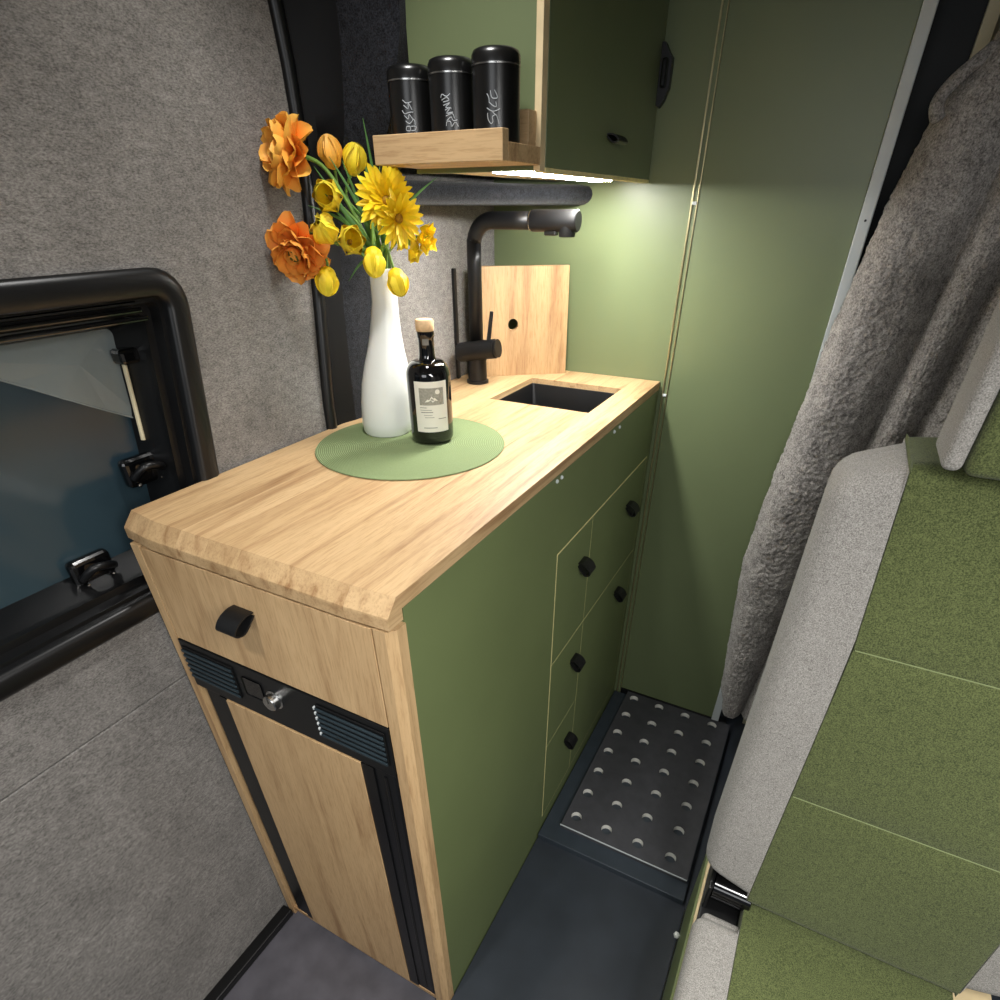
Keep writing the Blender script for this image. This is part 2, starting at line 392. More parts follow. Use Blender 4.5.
# clear film over the upper pane corner, its pale reflected sheen painted in
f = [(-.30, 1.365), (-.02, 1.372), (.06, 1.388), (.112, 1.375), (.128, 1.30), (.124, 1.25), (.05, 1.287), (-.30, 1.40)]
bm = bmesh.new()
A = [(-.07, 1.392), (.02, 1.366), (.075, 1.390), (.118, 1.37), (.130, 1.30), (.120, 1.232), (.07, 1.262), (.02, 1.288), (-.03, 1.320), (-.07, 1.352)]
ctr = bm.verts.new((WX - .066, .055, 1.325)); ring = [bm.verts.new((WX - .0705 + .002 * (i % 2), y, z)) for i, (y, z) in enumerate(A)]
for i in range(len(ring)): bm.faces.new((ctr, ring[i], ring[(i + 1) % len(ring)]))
place(bm, 'film_sheen_corner', 'film', wn)
place(tube([(WX - .0695, -.12, 1.372), (WX - .0695, -.03, 1.320), (WX - .069, .05, 1.272), (WX - .0695, .120, 1.232)], .0014, 6), 'film_sheen_edge', 'film', wn)
place(tube([(WX - .06, .1115, 1.325), (WX - .06, .098, 1.212)], .0032, 8), 'cream_rod', 'cream', wn)  # thin cream upright rod in front of the pane
place(box(WX - .066, WX - .040, .098, .128, 1.318, 1.338, .005), 'rod_bracket', 'black_gloss', wn)
def latch(y, z, parent):
    b = place(box(WX - .070, WX - .052, y - .030, y + .030, z - .022, z + .022, .008, 3), 'latch', 'black_gloss', parent)
    place(tube(spline([(WX - .052, y - .022, z - .008), (WX - .036, y - .008, z + .010), (WX - .036, y + .014, z + .006), (WX - .05, y + .026, z - .004)], 5), .006, 8), 'latch_lever', 'black', b, smooth=True)
    for dy in (-.018, .02): place(lathe([(0, 0), (.003, 0), (.003, .003), (0, .004)], 0, 0, 8), 'screw', 'silver', b).matrix_local = Matrix.Translation((WX - .05, y + dy, z - .017)) @ Matrix.Rotation(PI / 2, 4, 'Y')
latch(.080, 1.172, wn); latch(-.045, 1.062, wn)

# ------------------------------------------------------------------ kitchen unit
kit = thing('kitchen_cabinet', 'green laminate kitchen cabinet with five drawers and pale oak end frame', 'cabinet', (.23, .5, FZ))
place(box(0, .019, -.015, YB - .002, FZ, 1.1085, .001), 'side_panel', 'oak_z', kit)
place(prism([(.4355, -.015), (.4530, -.015), (.4625, -.0045), (.4625, .012), (.4355, .012)], 'z', FZ, 1.1085), 'corner_post', 'oak_z', kit)
place(box(.019, .4355, .045, .060, FZ + .03, 1.10), 'inner_panel', 'black', kit)
place(box(.019, .4355, -.012, .04, FZ + .018, FZ + .030, .001), 'plinth_rail', 'oak_x', kit)
place(box(.019, .4355, .006, .04, FZ, FZ + .018), 'plinth', 'black', kit)
# end drawer over the fridge
ed = place(box(.0215, .4330, -.015, .004, .9455, 1.1065, .0008), 'drawer_front', 'oak_z', kit)
def loop_handle(c, axis_u, out, w, d, h, parent, turn=0):
    """leather strap folded into a loop: axis_u runs along its width, out points away from the front"""
    u = Vector(axis_u); n = Vector(out); zz = Vector((0, 0, 1)); c = Vector(c); bm = bmesh.new()
    prof = [(0, h * .50), (d * .35, h * .52), (d * .75, h * .30), (d, -h * .10), (d * .93, -h * .34), (d * .6, -h * .42), (d * .3, -h * .12), (.0, h * .30)]
    prof = [(p.x, p.y) for p in spline([(a, b, 0) for a, b in prof], 4)]
    th = .0022; rows = []
    for i, (a, b) in enumerate(prof):
        p, q = prof[max(0, i - 1)], prof[min(len(prof) - 1, i + 1)]
        t = Vector((q[0] - p[0], q[1] - p[1])).normalized(); nn = Vector((-t.y, t.x)) * th / 2
        rows.append([bm.verts.new(c + u * (s * w / 2) + n * (a + k * nn.x) + zz * (b + k * nn.y)) for s, k in ((-1, 1), (1, 1), (1, -1), (-1, -1))])
    for a, b in zip(rows, rows[1:]):
        for k in range(4): bm.faces.new((a[k], a[(k + 1) % 4], b[(k + 1) % 4], b[k]))
    bm.faces.new(rows[0]); bm.faces.new(rows[-1][::-1])
    return smooth_angle(place(bm, 'handle', 'leather', parent), 45)
loop_handle((.214, -.016, 1.052), (1, 0, 0), (0, -1, 0), .036, .034, .024, ed)
# green front with the drawer block let into it
D0, D1, D2, Z0, Z1, Z2, Z3 = .4680, .6550, 1.0470, .160, .4335, .6920, .9660
place(box(.443, XG, .012, D0 - .002, FZ, 1.1285), 'front_panel', 'green', kit)
place(box(.443, XG, D0 - .002, YB - .003, Z3 + .002, 1.1285), 'front_panel', 'green', kit)
place(box(.443, XG, D0 - .002, YB - .003, FZ, Z0 - .002), 'front_panel', 'green', kit)
place(box(.443, XG, D2 + .002, YB - .003, Z0 - .002, Z3 + .002), 'front_panel', 'green', kit)
place(box(.430, XG + .0001, D0 - .002, D2 + .002, Z0 - .002, Z3 + .002), 'plywood_edge', 'oak_edge', kit)
def drawer(y0, y1, z0, z1, hy, hz):
    g = .0015
    d = place(box(XG - .006, XG + .0007, y0 + g, y1 - g, z0 + g, z1 - g), 'drawer_front', 'green', kit)
    loop_handle((XG + .001, hy, hz), (0, -1, 0), (1, 0, 0), .034, .027, .028, d)
drawer(D0, D1, Z2, Z3, .602, .872); drawer(D0, D1, Z1, Z2, .602, .604); drawer(D0, D1, Z0, Z1, .606, .326)
drawer(D1, D2, Z2, Z3, .921, .873); drawer(D1, D2, Z0, Z2, .914, .617)
for y in (.4450, .4650, .738, .772):
    s = place(lathe([(0, 0), (.0036, 0), (.0036, .002), (.002, .0034), (0, .0034)], 0, 0, 12), 'bolt', 'alu', kit)
    s.matrix_parent_inverse = Matrix.Translation(-kit.location); s.matrix_basis = Matrix.Translation((XG, y, 1.1205)) @ Matrix.Rotation(PI / 2, 4, 'Y')

# fridge under the end drawer
fri = thing('fridge', 'slim black fridge with oak door panel and vented control bar', 'fridge', (.23, .01, FZ + .03))
place(box(.0205, .4335, -.002, .043, FZ + .031, .9435), 'body', 'fridge', fri)
door = place(box(.035, .4270, -.012, -.002, FZ + .036, .8430, .002), 'door', 'fridge', fri)
place(box(.0880, .3670, -.016, -.012, FZ + .037, .8400, .0005), 'door_inlay', 'oak_z', door)
for x0, x1 in ((.0700, .0880), (.3670, .3900)):
    place(box(x0, x1, -.0145, -.012, FZ + .037, .8400, .0005), 'door_rail', 'black', door)
place(tube([(.4100, -.011, FZ + .05), (.4100, -.011, .83)], .0035, 8), 'door_gasket', 'black', door)
place(box(.4205, .4330, -.011, -.002, FZ + .031, .843, .002), 'door_stile', 'black_matt', fri)
bar = place(box(.0205, .4335, -.0165, -.002, .8460, .9435, .0015), 'control_panel', 'fridge', fri)
for a, b in ((.0260, .140), (.3060, .4270)):
    place(box(a, b, -.0185, -.0165, .868, .9330, .001), 'vent_plate', 'black_matt', bar)
    for k in range(6):
        place(box(a + .001, b - .001, -.0215, -.0185, .8705 + .0105 * k, .8755 + .0105 * k, .0012), 'vent_slat', 'slat', bar)
for k in range(6):
    place(box(.3025, .3055, -.0205, -.0165, .8705 + .0105 * k, .8755 + .0105 * k, .0008), 'vent_tip', 'alu', bar)
place(box(.1560, .1960, -.0172, -.0165, .886, .922, .002), 'display', 'black_gloss', bar)
kn = place(lathe([(0, 0), (.0165, 0), (.0165, .002), (.0135, .003), (.0128, .0115), (.0115, .013), (0, .013)], 0, 0, 28), 'knob', 'steel', bar)
kn.matrix_basis = Matrix.Translation((.2200, -.0165, .902)) @ Matrix.Rotation(PI / 2, 4, 'X'); smooth_angle(kn)
place(box(.2195, .2205, -.0300, -.0293, .904, .913), 'knob_mark', 'black', bar)

# worktop of oak staves, front edge bevelled, sink cut out
SX0, SX1, SY0, SY1 = .1660, .4000, .745, .962
wt = thing('worktop', 'pale oak worktop with a sloping front edge along the kitchen cabinet', 'worktop', (.23, .5, 1.1135))
XS = [-.006, .056, .111, .166, .2245, .283, .3415, .400, .461]
for i in range(8):
    x0, x1 = XS[i] + .00015, XS[i + 1] - .00015
    prof = lambda y1: [(.0000, H), (-.0180, 1.1300), (-.0185, 1.1275), (-.0185, 1.1135), (.0105, 1.1135), (.0105, 1.1290), (y1, 1.1290), (y1, H)]
    inside = SX0 - .001 < XS[i] and XS[i + 1] < SX1 + .001
    bm = prism(prof(SY0 if inside else YB - .002), 'x', x0, x1)
    if i == 0 or i == 7:      # clipped outer corner
        for v in bm.verts:
            if v.co.y < .001 and ((i == 0 and v.co.x < x0 + .001) or (i == 7 and v.co.x > x1 - .001)):
                v.co.y += .008 if i == 0 else .003
    place(bm, 'stave', 'oak_y', wt)
    if inside: place(box(x0, x1, SY1, YB - .002, 1.1290, H), 'stave', 'oak_y', wt)
# sink bowl
bm = bmesh.new(); r = .03
def loop2(d, z, rr):
    out = []
    for cx, cy, a0 in ((SX1 + d - rr, SY1 + d - rr, 0), (SX0 - d + rr, SY1 + d - rr, PI / 2), (SX0 - d + rr, SY0 - d + rr, PI), (SX1 + d - rr, SY0 - d + rr, 3 * PI / 2)):
        for k in range(6): out.append(bm.verts.new((cx + rr * math.cos(a0 + k * PI / 10), cy + rr * math.sin(a0 + k * PI / 10), z)))
    return out
L = [loop2(-.0006, 1.1365, .004), loop2(-.0030, 1.1365, .004), loop2(-.004, 1.1340, .006), loop2(-.010, .985, .03), loop2(-.022, .975, .03), loop2(-.022, .973, .03), loop2(-.006, .98, .03), loop2(-.0022, 1.10, .010), loop2(-.0006, 1.1345, .004)]
for a, b in zip(L, L[1:]):
    if a is L[4]: continue
    for k in range(24): bm.faces.new((a[k], a[(k + 1) % 24], b[(k + 1) % 24], b[k]))
bm.faces.new(L[4]); bm.faces.new(L[5][::-1])
sk = thing('sink', 'small square black undermount sink set into the oak worktop', 'sink', (.283, .853, .973))
smooth_angle(place(bm, 'basin', 'black_matt', sk), 40)
smooth_angle(place(lathe([(0, .977), (.028, .977), (.030, .9765), (.030, .9755), (0, .9755)], .283, .853, 24), 'drain', 'steel', sk), 40)

# tap
tap = thing('kitchen_tap', 'matt black kitchen tap with pull-out spout beside the sink', 'tap', (.067, .861, H))
TX, TY = .067, .861
smooth_angle(place(lathe([(0, H), (.0265, H), (.0265, H + .006), (.0225, H + .008), (.0225, H + .085), (.0165, H + .092), (0, H + .092)], TX, TY, 28), 'base', 'black_matt', tap), 40)
path = [(TX, TY, H + .09), (TX, TY, 1.40), (TX, TY, 1.44)] + [(TX + .045 - .045 * math.cos(a), TY, 1.430 + .045 * math.sin(a)) for a in [PI / 2 * k / 8 for k in range(1, 9)]] + [(TX + .10, TY, 1.4748), (.205, TY, 1.4748)]
place(tube(path, .0158, 20), 'riser', 'black_matt', tap, smooth=True)
sp = place(tube([(.2055, TY, 1.4748), (.2075, TY, 1.4748), (.3040, TY, 1.4748), (.3060, TY, 1.4748)], [.0178, .0188, .0188, .017], 22), 'spout', 'black_matt', tap)
smooth_angle(sp, 40)
smooth_angle(place(tube([(.2035, TY, 1.4748), (.2058, TY, 1.4748)], .0180, 22), 'collar', 'silver', sp), 40)
smooth_angle(place(lathe([(0, 1.448), (.0150, 1.448), (.0165, 1.450), (.0165, 1.472), (0, 1.472)], .2830, TY, 22), 'outlet', 'black_matt', sp), 40)
place(box(.235, .262, TY - .008, TY + .008, 1.450, 1.460, .003), 'spray_button', 'black', sp)
lev = place(tube([(TX - .037, TY - .020, 1.2160), (TX - .035, TY - .020, 1.2162), (TX + .045, TY - .012, 1.2290), (TX + .056, TY - .011, 1.2306)], [.019, .021, .021, .021], 22), 'lever_body', 'black_matt', tap)
smooth_angle(lev, 40)
smooth_angle(place(tube([(TX + .058, TY - .0108, 1.2309), (TX + .064, TY - .0102, 1.2318)], .0195, 22), 'lever_cap', 'black_matt', lev), 40)
smooth_angle(place(tube([(TX + .040, TY - .014, 1.245), (TX + .049, TY - .013, 1.307)], [.0052, .0042], 12), 'lever_stick', 'black_matt', lev), 40)

# sink cover leaning in the corner
bd = bmesh.new()
a, b = Vector((.030, .9030)), Vector((.2220, 1.0420)); u = (b - a).normalized(); wdt = (b - a).length; hgt = .237; th = .016; N = 20
hole = (wdt * .43, hgt * .485, .0125)
fr_, bk = [], []
outer = []
for k in range(4 * 6):
    t = k % 6 / 6; s = k // 6
    outer.append([(wdt * t, 0), (wdt, hgt * t), (wdt * (1 - t), hgt), (0, hgt * (1 - t))][s])
inner = []
for (x, y) in outer:
    d = Vector((x - hole[0], y - hole[1])).normalized(); inner.append((hole[0] + d.x * hole[2], hole[1] + d.y * hole[2]))
nrm2 = Vector((u.y, -u.x))
def bp(p, off):
    lean = p[1] * .06
    q = a + u * p[0] - nrm2 * (lean - off)
    return bd.verts.new((q.x, q.y, H + .0005 + p[1]))
of, inf, ob, inb = ([bp(p, 0) for p in outer], [bp(p, 0) for p in inner], [bp(p, -th) for p in outer], [bp(p, -th) for p in inner])
n = len(outer)
for k in range(n):
    j = (k + 1) % n
    bd.faces.new((of[k], of[j], inf[j], inf[k])); bd.faces.new((ob[k], inb[k], inb[j], ob[j]))
    bd.faces.new((of[k], ob[k], ob[j], of[j])); bd.faces.new((inf[k], inf[j], inb[j], inb[k]))
tag(place(bd, 'sink_cover', 'oak_cut'), 'square oak board with a round finger hole leaning in the corner', 'board')
# dark strip standing in for a shadow line on the wall behind the tap
tag(place(box(.001, .008, .868, .880, H, 1.385, .002), 'shadow_strip', 'black_matt'), 'thin black upright strip put in for a shadow line on the grey wall behind the tap', 'shadow strip')

# ------------------------------------------------------------------ things on the worktop
bm = lathe([(0, H + .0003), (.166, H + .0003), (.168, H + .0013), (.167, H + .0026), (.0, H + .0026)], 0, 0, 72)
mt = place(bm, 'placemat', 'mat'); smooth_angle(mt, 30); mt.location = (.187, .416, 0)
tag(mt, 'round sage green woven placemat lying on the oak worktop', 'placemat')
MZ = H + .003
vc = Vector((.1060, .4555)); sd = Vector((.675, .765))
def vprof():
    outer = [(.0425, 0), (.0450, .004), (.0465, .02), (.0468, .05), (.0445, .085), (.0390, .115), (.0325, .14), (.0275, .165), (.0240, .19), (.0218, .215), (.0208, .24), (.0205, .262), (.0196, .2645)]
    out = [(0, MZ)]
    for r, z in outer:
        s = .020 * min(1, max(0, z - .02) / .2) ** 1.0
        out.append((r, MZ + z, sd.x * s, sd.y * s))
    for r, z in ((.0180, .262), (.0178, .22), (.016, .20)):
        s = .020 * min(1, (z - .02) / .2); out.append((r, MZ + z, sd.x * s, sd.y * s))
    out.append((0, MZ + .20, sd.x * .018, sd.y * .018)); return out
vs = place(lathe(vprof(), vc.x, vc.y, 48), 'vase', 'white'); smooth_angle(vs, 50)
tag(vs, 'tall white ceramic vase with a slim neck holding the flowers', 'vase')
BX, BY = .2090, .4535
bt = thing('bottle', 'squat black glass bottle with white label and cork stopper', 'bottle', (BX, BY, MZ))
pr = [(0, .0035), (.020, .003), (.030, 0), (.0345, .002), (.0375, .007), (.0380, .014), (.0380, .112)] + [(.0380 - .0225 * (1 - math.cos(a)), .112 + .026 * math.sin(a)) for a in [PI / 2 * k / 7 for k in range(1, 8)]] + [(.0140, .142), (.0134, .148), (.0134, .172), (.0146, .174), (.0146, .182), (.0128, .183), (0, .183)]
pr = [(r, z if z < .1 else .1 + (z - .1) * .96) for r, z in pr]
smooth_angle(place(lathe([(r, MZ + z) for r, z in pr], BX, BY, 44), 'glass_body', 'glass_bottle', bt), 45)
smooth_angle(place(lathe([(0, MZ + .1800), (.0142, MZ + .1800), (.0152, MZ + .182), (.0152, MZ + .195), (.0140, MZ + .197), (0, MZ + .197)], BX, BY, 28), 'stopper', 'cork', bt), 40)
la = math.radians(-52); hw = math.radians(44); LR = .0381
lab = place(patch(BX, BY, LR, la - hw, la + hw, MZ + .024, MZ + .108, 16), 'label_sheet', 'paper', bt); smooth_angle(lab, 40)
place(patch(BX, BY, LR + .0004, la - .70 * hw, la + .75 * hw, MZ + .070, MZ + .098, 12, th=.0002), 'label_picture', 'ink', lab)
def dot(ang, z, rx, rz, nm, mt_, pts=14, shape=None, off=.0007):
    b = bmesh.new(); vs_ = []
    for k in range(pts):
        x, y = (shape[k] if shape else (math.cos(2 * PI * k / pts), math.sin(2 * PI * k / pts)))
        aa = ang + x * rx / LR; vs_.append(b.verts.new((BX + (LR + off) * math.cos(aa), BY + (LR + off) * math.sin(aa), z + y * rz)))
    b.faces.new(vs_); return place(b, nm, mt_, lab)
dot(la + .38 * hw, MZ + .0915, .0042, .0040, 'label_sun', 'paper')
mshape = [(-1, -.6), (-.6, .1), (-.3, .0), (.05, .9), (.3, .35), (.5, .5), (1, -.4), (.5, -.2), (.2, -.7), (-.1, -.1), (-.5, -.5)]
dot(la + .0, MZ + .079, .0115, .0065, 'label_mountain', 'paper', len(mshape), mshape)
for z, a0, a1, t in ((.0655, -.70, -.30, .0009), (.0615, -.70, -.02, .0007), (.0575, -.66, .05, .0011), (.053, -.5, .0, .0006), (.0490, -.45, .1, .0007), (.0460, .35, .85, .0011), (.0310, -.55, .25, .0011)):
    place(patch(BX, BY, LR + .0004, la + a0 * hw, la + a1 * hw, MZ + z, MZ + z + t, 8, th=.00015), 'label_text', 'ink_dark', lab)
place(patch(BX, BY, .0135, la - .5, la + .3, MZ + .160, MZ + .172, 8, th=.0003), 'neck_seal', 'ink_dark', bt)

# ------------------------------------------------------------------ flowers
def petal_mesh(name, L, Wd, cup, curl, tipw=.5, nx=4, ny=6, ragged=0, notch=0, belly=0):
    """petal standing along +Z from the origin, its inner face towards -Y"""
    bm = bmesh.new(); G = []
    for j in range(ny + 1):
        t = j / ny; w = Wd * (math.sin(PI * min(1, (t * .86 + .10))) ** tipw) * (.35 + .65 * min(1, t * 2.2)); row = []
        for i in range(nx + 1):
            s = i / nx * 2 - 1
            z = L * t - notch * L * (1 - abs(s)) * (t ** 6) - (abs(s) ** 2) * L * .10 * t
            y = (-cup * (s * s) * w * (1 - (.45 * t if belly else 0))) + curl * L * t * t + belly * L * math.sin(PI * t ** .62) + random.uniform(-1, 1) * ragged * L * t
            row.append(bm.verts.new((s * w / 2, y, z)))
        G.append(row)
    for a, b in zip(G, G[1:]):
        for i in range(nx): bm.faces.new((a[i], a[i + 1], b[i + 1], b[i]))
    me = bpy.data.meshes.new(name); bm.to_mesh(me); bm.free()
    for p in me.polygons: p.use_smooth = True
    return me
PM = {}
def shared(key, mat, *a, **k):
    if key not in PM:
        me = petal_mesh('petal', *a, **k); me.materials.append(M[mat]); PM[key] = me
    return PM[key]
MOUTH = Vector((.1195, .4708, MZ + .262))
def head_frame(pos, d):
    z = Vector(d).normalized(); x = Vector((0, 0, 1)).cross(z)
    x = x.normalized() if x.length > 1e-3 else Vector((1, 0, 0)); y = z.cross(x)
    mt_ = Matrix((x, y, z)).transposed().to_4x4(); mt_.translation = Vector(pos); return mt_
def put_petal(me, parent, F, az, tilt, r=0, dz=0, sc=1, twist=0):
    o = bpy.data.objects.new('petal', me); COL.objects.link(o); o.parent = parent
    loc = Matrix.Rotation(az, 4, 'Z') @ Matrix.Translation((0, r, dz)) @ Matrix.Rotation(-tilt, 4, 'X') @ Matrix.Rotation(twist, 4, 'Z') @ Matrix.Diagonal((sc, sc, sc, 1))
    o.matrix_parent_inverse = Matrix.Identity(4); o.matrix_local = Matrix.Translation(-parent.location) @ F @ loc
    return o
cnt = [0]
def stem(parent, pos, d, rad=.0022, bend=.03, root=None):
    cnt[0] += 1; k = cnt[0] * 2.4
    pos = Vector(pos); d = Vector(d).normalized(); rt = MOUTH + Vector((math.cos(k), math.sin(k), 0)) * .0125
    mid = pos - d * bend
    low = rt + Vector((0, 0, .0)); inn = Vector((vc.x, vc.y, MZ + .208)) + Vector((sd.x * .019 + .006 * math.cos(k), sd.y * .019 + .006 * math.sin(k), 0))
    mm = mid.lerp(low, .5) + Vector((0, 0, .015))
    place(tube(spline([pos, mid, mm, low, inn], 6), rad, 8), 'stem', 'stem', parent, smooth=True)
def ranunculus(pos, d, label, R=.043, mat='orange'):
    t = thing('ranunculus', label, 'flower', pos); F = head_frame(pos, d)
    spec = [(6, .28, .006, .020, .45), (8, .50, .010, .026, .62), (9, .72, .012, .034, .78), (10, 1.0, .013, .040, .95), (10, 1.28, .013, .044, 1.08), (9, 1.58, .011, .043, 1.1)]
    for li, (n, tilt, r, L, sc) in enumerate(spec):
        for k in range(n):
            me = shared(('ran', mat, li % 3, k % 3), mat, .040, .036, .35, [-.35, -.15, .12][li % 3], .45, 5, 6, ragged=.035, notch=.10)
            put_petal(me, t, F, 2 * PI * k / n + li * .55 + random.uniform(-.15, .15), tilt + random.uniform(-.14, .14), r * .6, -.004 * li * .6, sc * R / .043 * random.uniform(.9, 1.08), random.uniform(-.25, .25))
    bm = bmesh.new(); bmesh.ops.create_icosphere(bm, subdivisions=2, radius=.010); bmesh.ops.transform(bm, matrix=F @ Matrix.Translation((0, 0, .008)), verts=bm.verts)
    place(bm, 'heart', 'ran_heart', t, smooth=True)
    stem(t, Vector(pos) - Vector(d).normalized() * .004, d, .0030, .05)
def tulip(pos, d, label, mat='yellow', L=.040, openness=0.0, group=None):
    """pos is the middle of the head, d the way it opens"""
    t = thing('tulip', label, 'flower', pos, group); d = Vector(d).normalized()
    base = Vector(pos) - d * L * .5; F = head_frame(base, d)
    for k in range(6):
        lay = k % 2
        if openness:
            me = shared(('tulo', mat, lay, round(L, 3)), mat, L, L * .92, .50, -.02 if lay else -.05, .36, 6, 8, ragged=.003, belly=.17)
            put_petal(me, t, F, PI / 3 * k, .22 + .04 * lay, .0045, 0, 1 - .04 * lay)
        else:
            me = shared(('tul', mat, lay, round(L, 3)), mat, L, L * .92, .50, -.20 if lay else -.23, .36, 6, 8, ragged=.003, belly=.20)
            put_petal(me, t, F, PI / 3 * k, .20 + .04 * lay, .0040, 0, 1 - .04 * lay)
    if openness > .01:
        bm = lathe([(0, 0), (.004, .002), (.003, .016), (0, .018)], 0, 0, 8); bmesh.ops.transform(bm, matrix=F, verts=bm.verts); place(bm, 'pistil', 'pollen', t, smooth=True)
    stem(t, base, d)
def daisy(pos, d, label, R=.046, n=22, mat='gold'):
    t = thing('daisy', label, 'flower', pos); F = head_frame(pos, d)
    for li, (tilt, sc) in enumerate(((1.30, 1.0), (1.02, .92), (.66, .72))):
        m_ = n - 4 * li
        for k in range(m_):
            me = shared(('dai', mat, k % 3), mat, .046, .0125, .25, [.04, .10, -.04][k % 3], .35, 2, 5, ragged=.01)
            put_petal(me, t, F, 2 * PI * k / m_ + li * .3 + random.uniform(-.08, .08), tilt + random.uniform(-.16, .16), .004, 0, sc * R / .046 * random.uniform(.86, 1.08), random.uniform(-.3, .3))
    bm = bmesh.new(); bmesh.ops.create_icosphere(bm, subdivisions=2, radius=.007); bmesh.ops.transform(bm, matrix=F @ Matrix.Translation((0, 0, .002)), verts=bm.verts)
    place(bm, 'heart', 'pollen', t, smooth=True); stem(t, pos, d)
def spray(pos, d, label, n=6):
    t = thing('freesia', label, 'flower', pos); d = Vector(d).normalized(); s = Vector((.77, .64, 0))
    for k in range(n):
        c = Vector(pos) + s * random.uniform(-.014, .014) + Vector((0, 0, random.uniform(-.014, .014))) + Vector((.6, -.75, 0)) * random.uniform(-.008, .008)
        dd = (d + Vector((random.uniform(-.8, .8), random.uniform(-.8, .8), random.uniform(-.8, .6)))).normalized(); F = head_frame(c - dd * .008, dd)
        for j in range(5):
            me = shared(('spr', j % 2), 'yellow', .018, .014, .35, .05, .5, 3, 4, ragged=.02)
            put_petal(me, t, F, 2 * PI * j / 5, .75 + random.uniform(-.2, .2), .001)
    stem(t, pos, (0, 0, -1) if d.z < 0 else d)
cv = Vector((.64, -.77, 0))   # towards the viewer's side of the room
rv = Vector((.77, .64, 0))
def D(r, u, f): return rv * r + Vector((0, 0, u)) + cv * f
ranunculus((.0245, .400, 1.564), D(-.80, .25, .42), 'orange ranunculus highest in the vase, facing the window wall', .046, 'amber')
ranunculus((.0300, .378, 1.441), D(-.35, -.45, .80), 'orange ranunculus drooping low with its green heart showing', .043)
tulip((.0506, .4646, 1.566), D(-.15, 1, .1), 'apricot tulip bud standing beside the upper orange ranunculus', 'apricot', .042)
tulip((.0835, .4789, 1.557), D(.35, .8, .35), 'yellow tulip just left of the oak shelf', 'yellow', .042)
tulip((.0790, .4137, 1.511), D(-.15, .1, 1), 'yellow tulip facing out between the two orange flowers', 'yellow', .052, .06)
tulip((.0715, .4040, 1.469), D(-.25, .35, .8), 'yellow tulip beside the lower orange ranunculus', 'yellow', .050)
tulip((.1133, .4128, 1.456), D(.15, .15, 1), 'open yellow tulip facing the viewer above the vase neck', 'yellow', .050, .06)
tulip((.0578, .4056, 1.400), D(-.2, -1, .1), 'yellow tulip hanging lowest, left of the vase', 'yellow', .042)
tulip((.1367, .4322, 1.4271), D(-.1, -1, .25), 'yellow tulip drooping at the vase rim', 'yellow', .042)
tulip((.1629, .4540, 1.399), D(.25, -1, .2), 'yellow tulip hanging down the right of the vase neck', 'yellow', .040)
daisy((.1400, .4760, 1.505), D(-.15, .25, 1), 'large golden daisy in the middle of the bouquet', .046)
daisy((.1690, .4620, 1.484), D(.35, -.25, .9), 'golden daisy lower right of the large daisy', .038, 18)
tulip((.1280, .5120, 1.532), D(.1, .8, .5), 'golden tulip under the left end of the oak shelf', 'gold', .036)
spray((.1790, .5250, 1.457), D(.6, .0, .5), 'cluster of small yellow blooms at the right of the bouquet', 8)
spray((.1620, .4950, 1.447), D(.3, -.5, .7), 'cluster of small yellow blooms above the vase rim', 6)
def blade(tip, label, w=.004, sag=.02):
    tip = Vector(tip); cnt[0] += 1; k = cnt[0] * 2.4
    root = Vector((vc.x, vc.y, MZ + .21)) + Vector((sd.x * .019, sd.y * .019, 0)) + Vector((math.cos(k), math.sin(k), 0)) * .006
    rim = MOUTH + Vector((math.cos(k), math.sin(k), 0)) * .012
    pts = spline([root, rim, rim.lerp(tip, .5) + Vector((0, 0, sag)), tip], 7); bm = bmesh.new(); rows = []
    sdv = (tip - rim).cross(cv).normalized()
    for i, p in enumerate(pts):
        t = i / (len(pts) - 1); ww = w * (1 - t ** 2) + .0003
        rows.append([bm.verts.new(p + sdv * ww * s + cv * (.001 if s == 0 else 0)) for s in (-1, 0, 1)])
    for a, b in zip(rows, rows[1:]):
        for q in range(2): bm.faces.new((a[q], a[q + 1], b[q + 1], b[q]))
    tag(place(bm, 'grass_blade', 'leaf', smooth=True), label, 'leaf', 'green blades among the flowers')
for tip, lb in (((.1051, .4839, 1.605), 'tall thin green blade rising above the bouquet'),
                ((.1790, .5600, 1.536), 'green blade reaching out under the oak shelf'),
                ((.0900, .4200, 1.400), 'thin green blade hanging left of the vase neck'),
                ((.0300, .4200, 1.500), 'green blade reaching left between the orange flowers')):
    blade(tip, lb)
for tip in ((.045, .430, 1.548), (.060, .450, 1.560), (.080, .455, 1.555), (.095, .470, 1.540), (.100, .440, 1.500), (.075, .420, 1.500), (.055, .425, 1.520), (.135, .445, 1.470), (.115, .50, 1.55), (.09, .49, 1.57)):
    blade(tip, 'narrow green blade in the heart of the bouquet', .0045, .012)

# ------------------------------------------------------------------ overhead cabinet, light, shelf, tins
CZ = 1.5400; CY = .534; CX = .374
oc = thing('overhead_cabinet', 'dark green overhead cabinet with oak edging above the sink', 'cabinet', (.24, .8, CZ))
place(box(.160, CX - .0112, CY, CY + .015, CZ, 2.0), 'side_panel', 'green_wall', oc)
place(box(CX - .0110, CX - .0005, CY - .0015, CY + .016, CZ - .001, 2.0, .0008), 'oak_edge', 'ply', oc)
dr = place(box(CX - .016, CX, CY + .0165, YB - .002, CZ + .004, 1.998, .001), 'door', 'green_wall', oc)
place(box(CX - .0165, CX + .0003, CY + .0165, YB - .002, CZ - .002, CZ + .0035), 'door_edge', 'oak_edge', oc)
place(box(.160, CX - .017, CY + .0155, YB - .002, CZ + .0038, CZ + .019), 'bottom_panel', 'ply', oc)
loop_handle((CX + .0005, .822, 1.592), (0, -1, 0), (1, 0, 0), .050, .020, .012, dr)
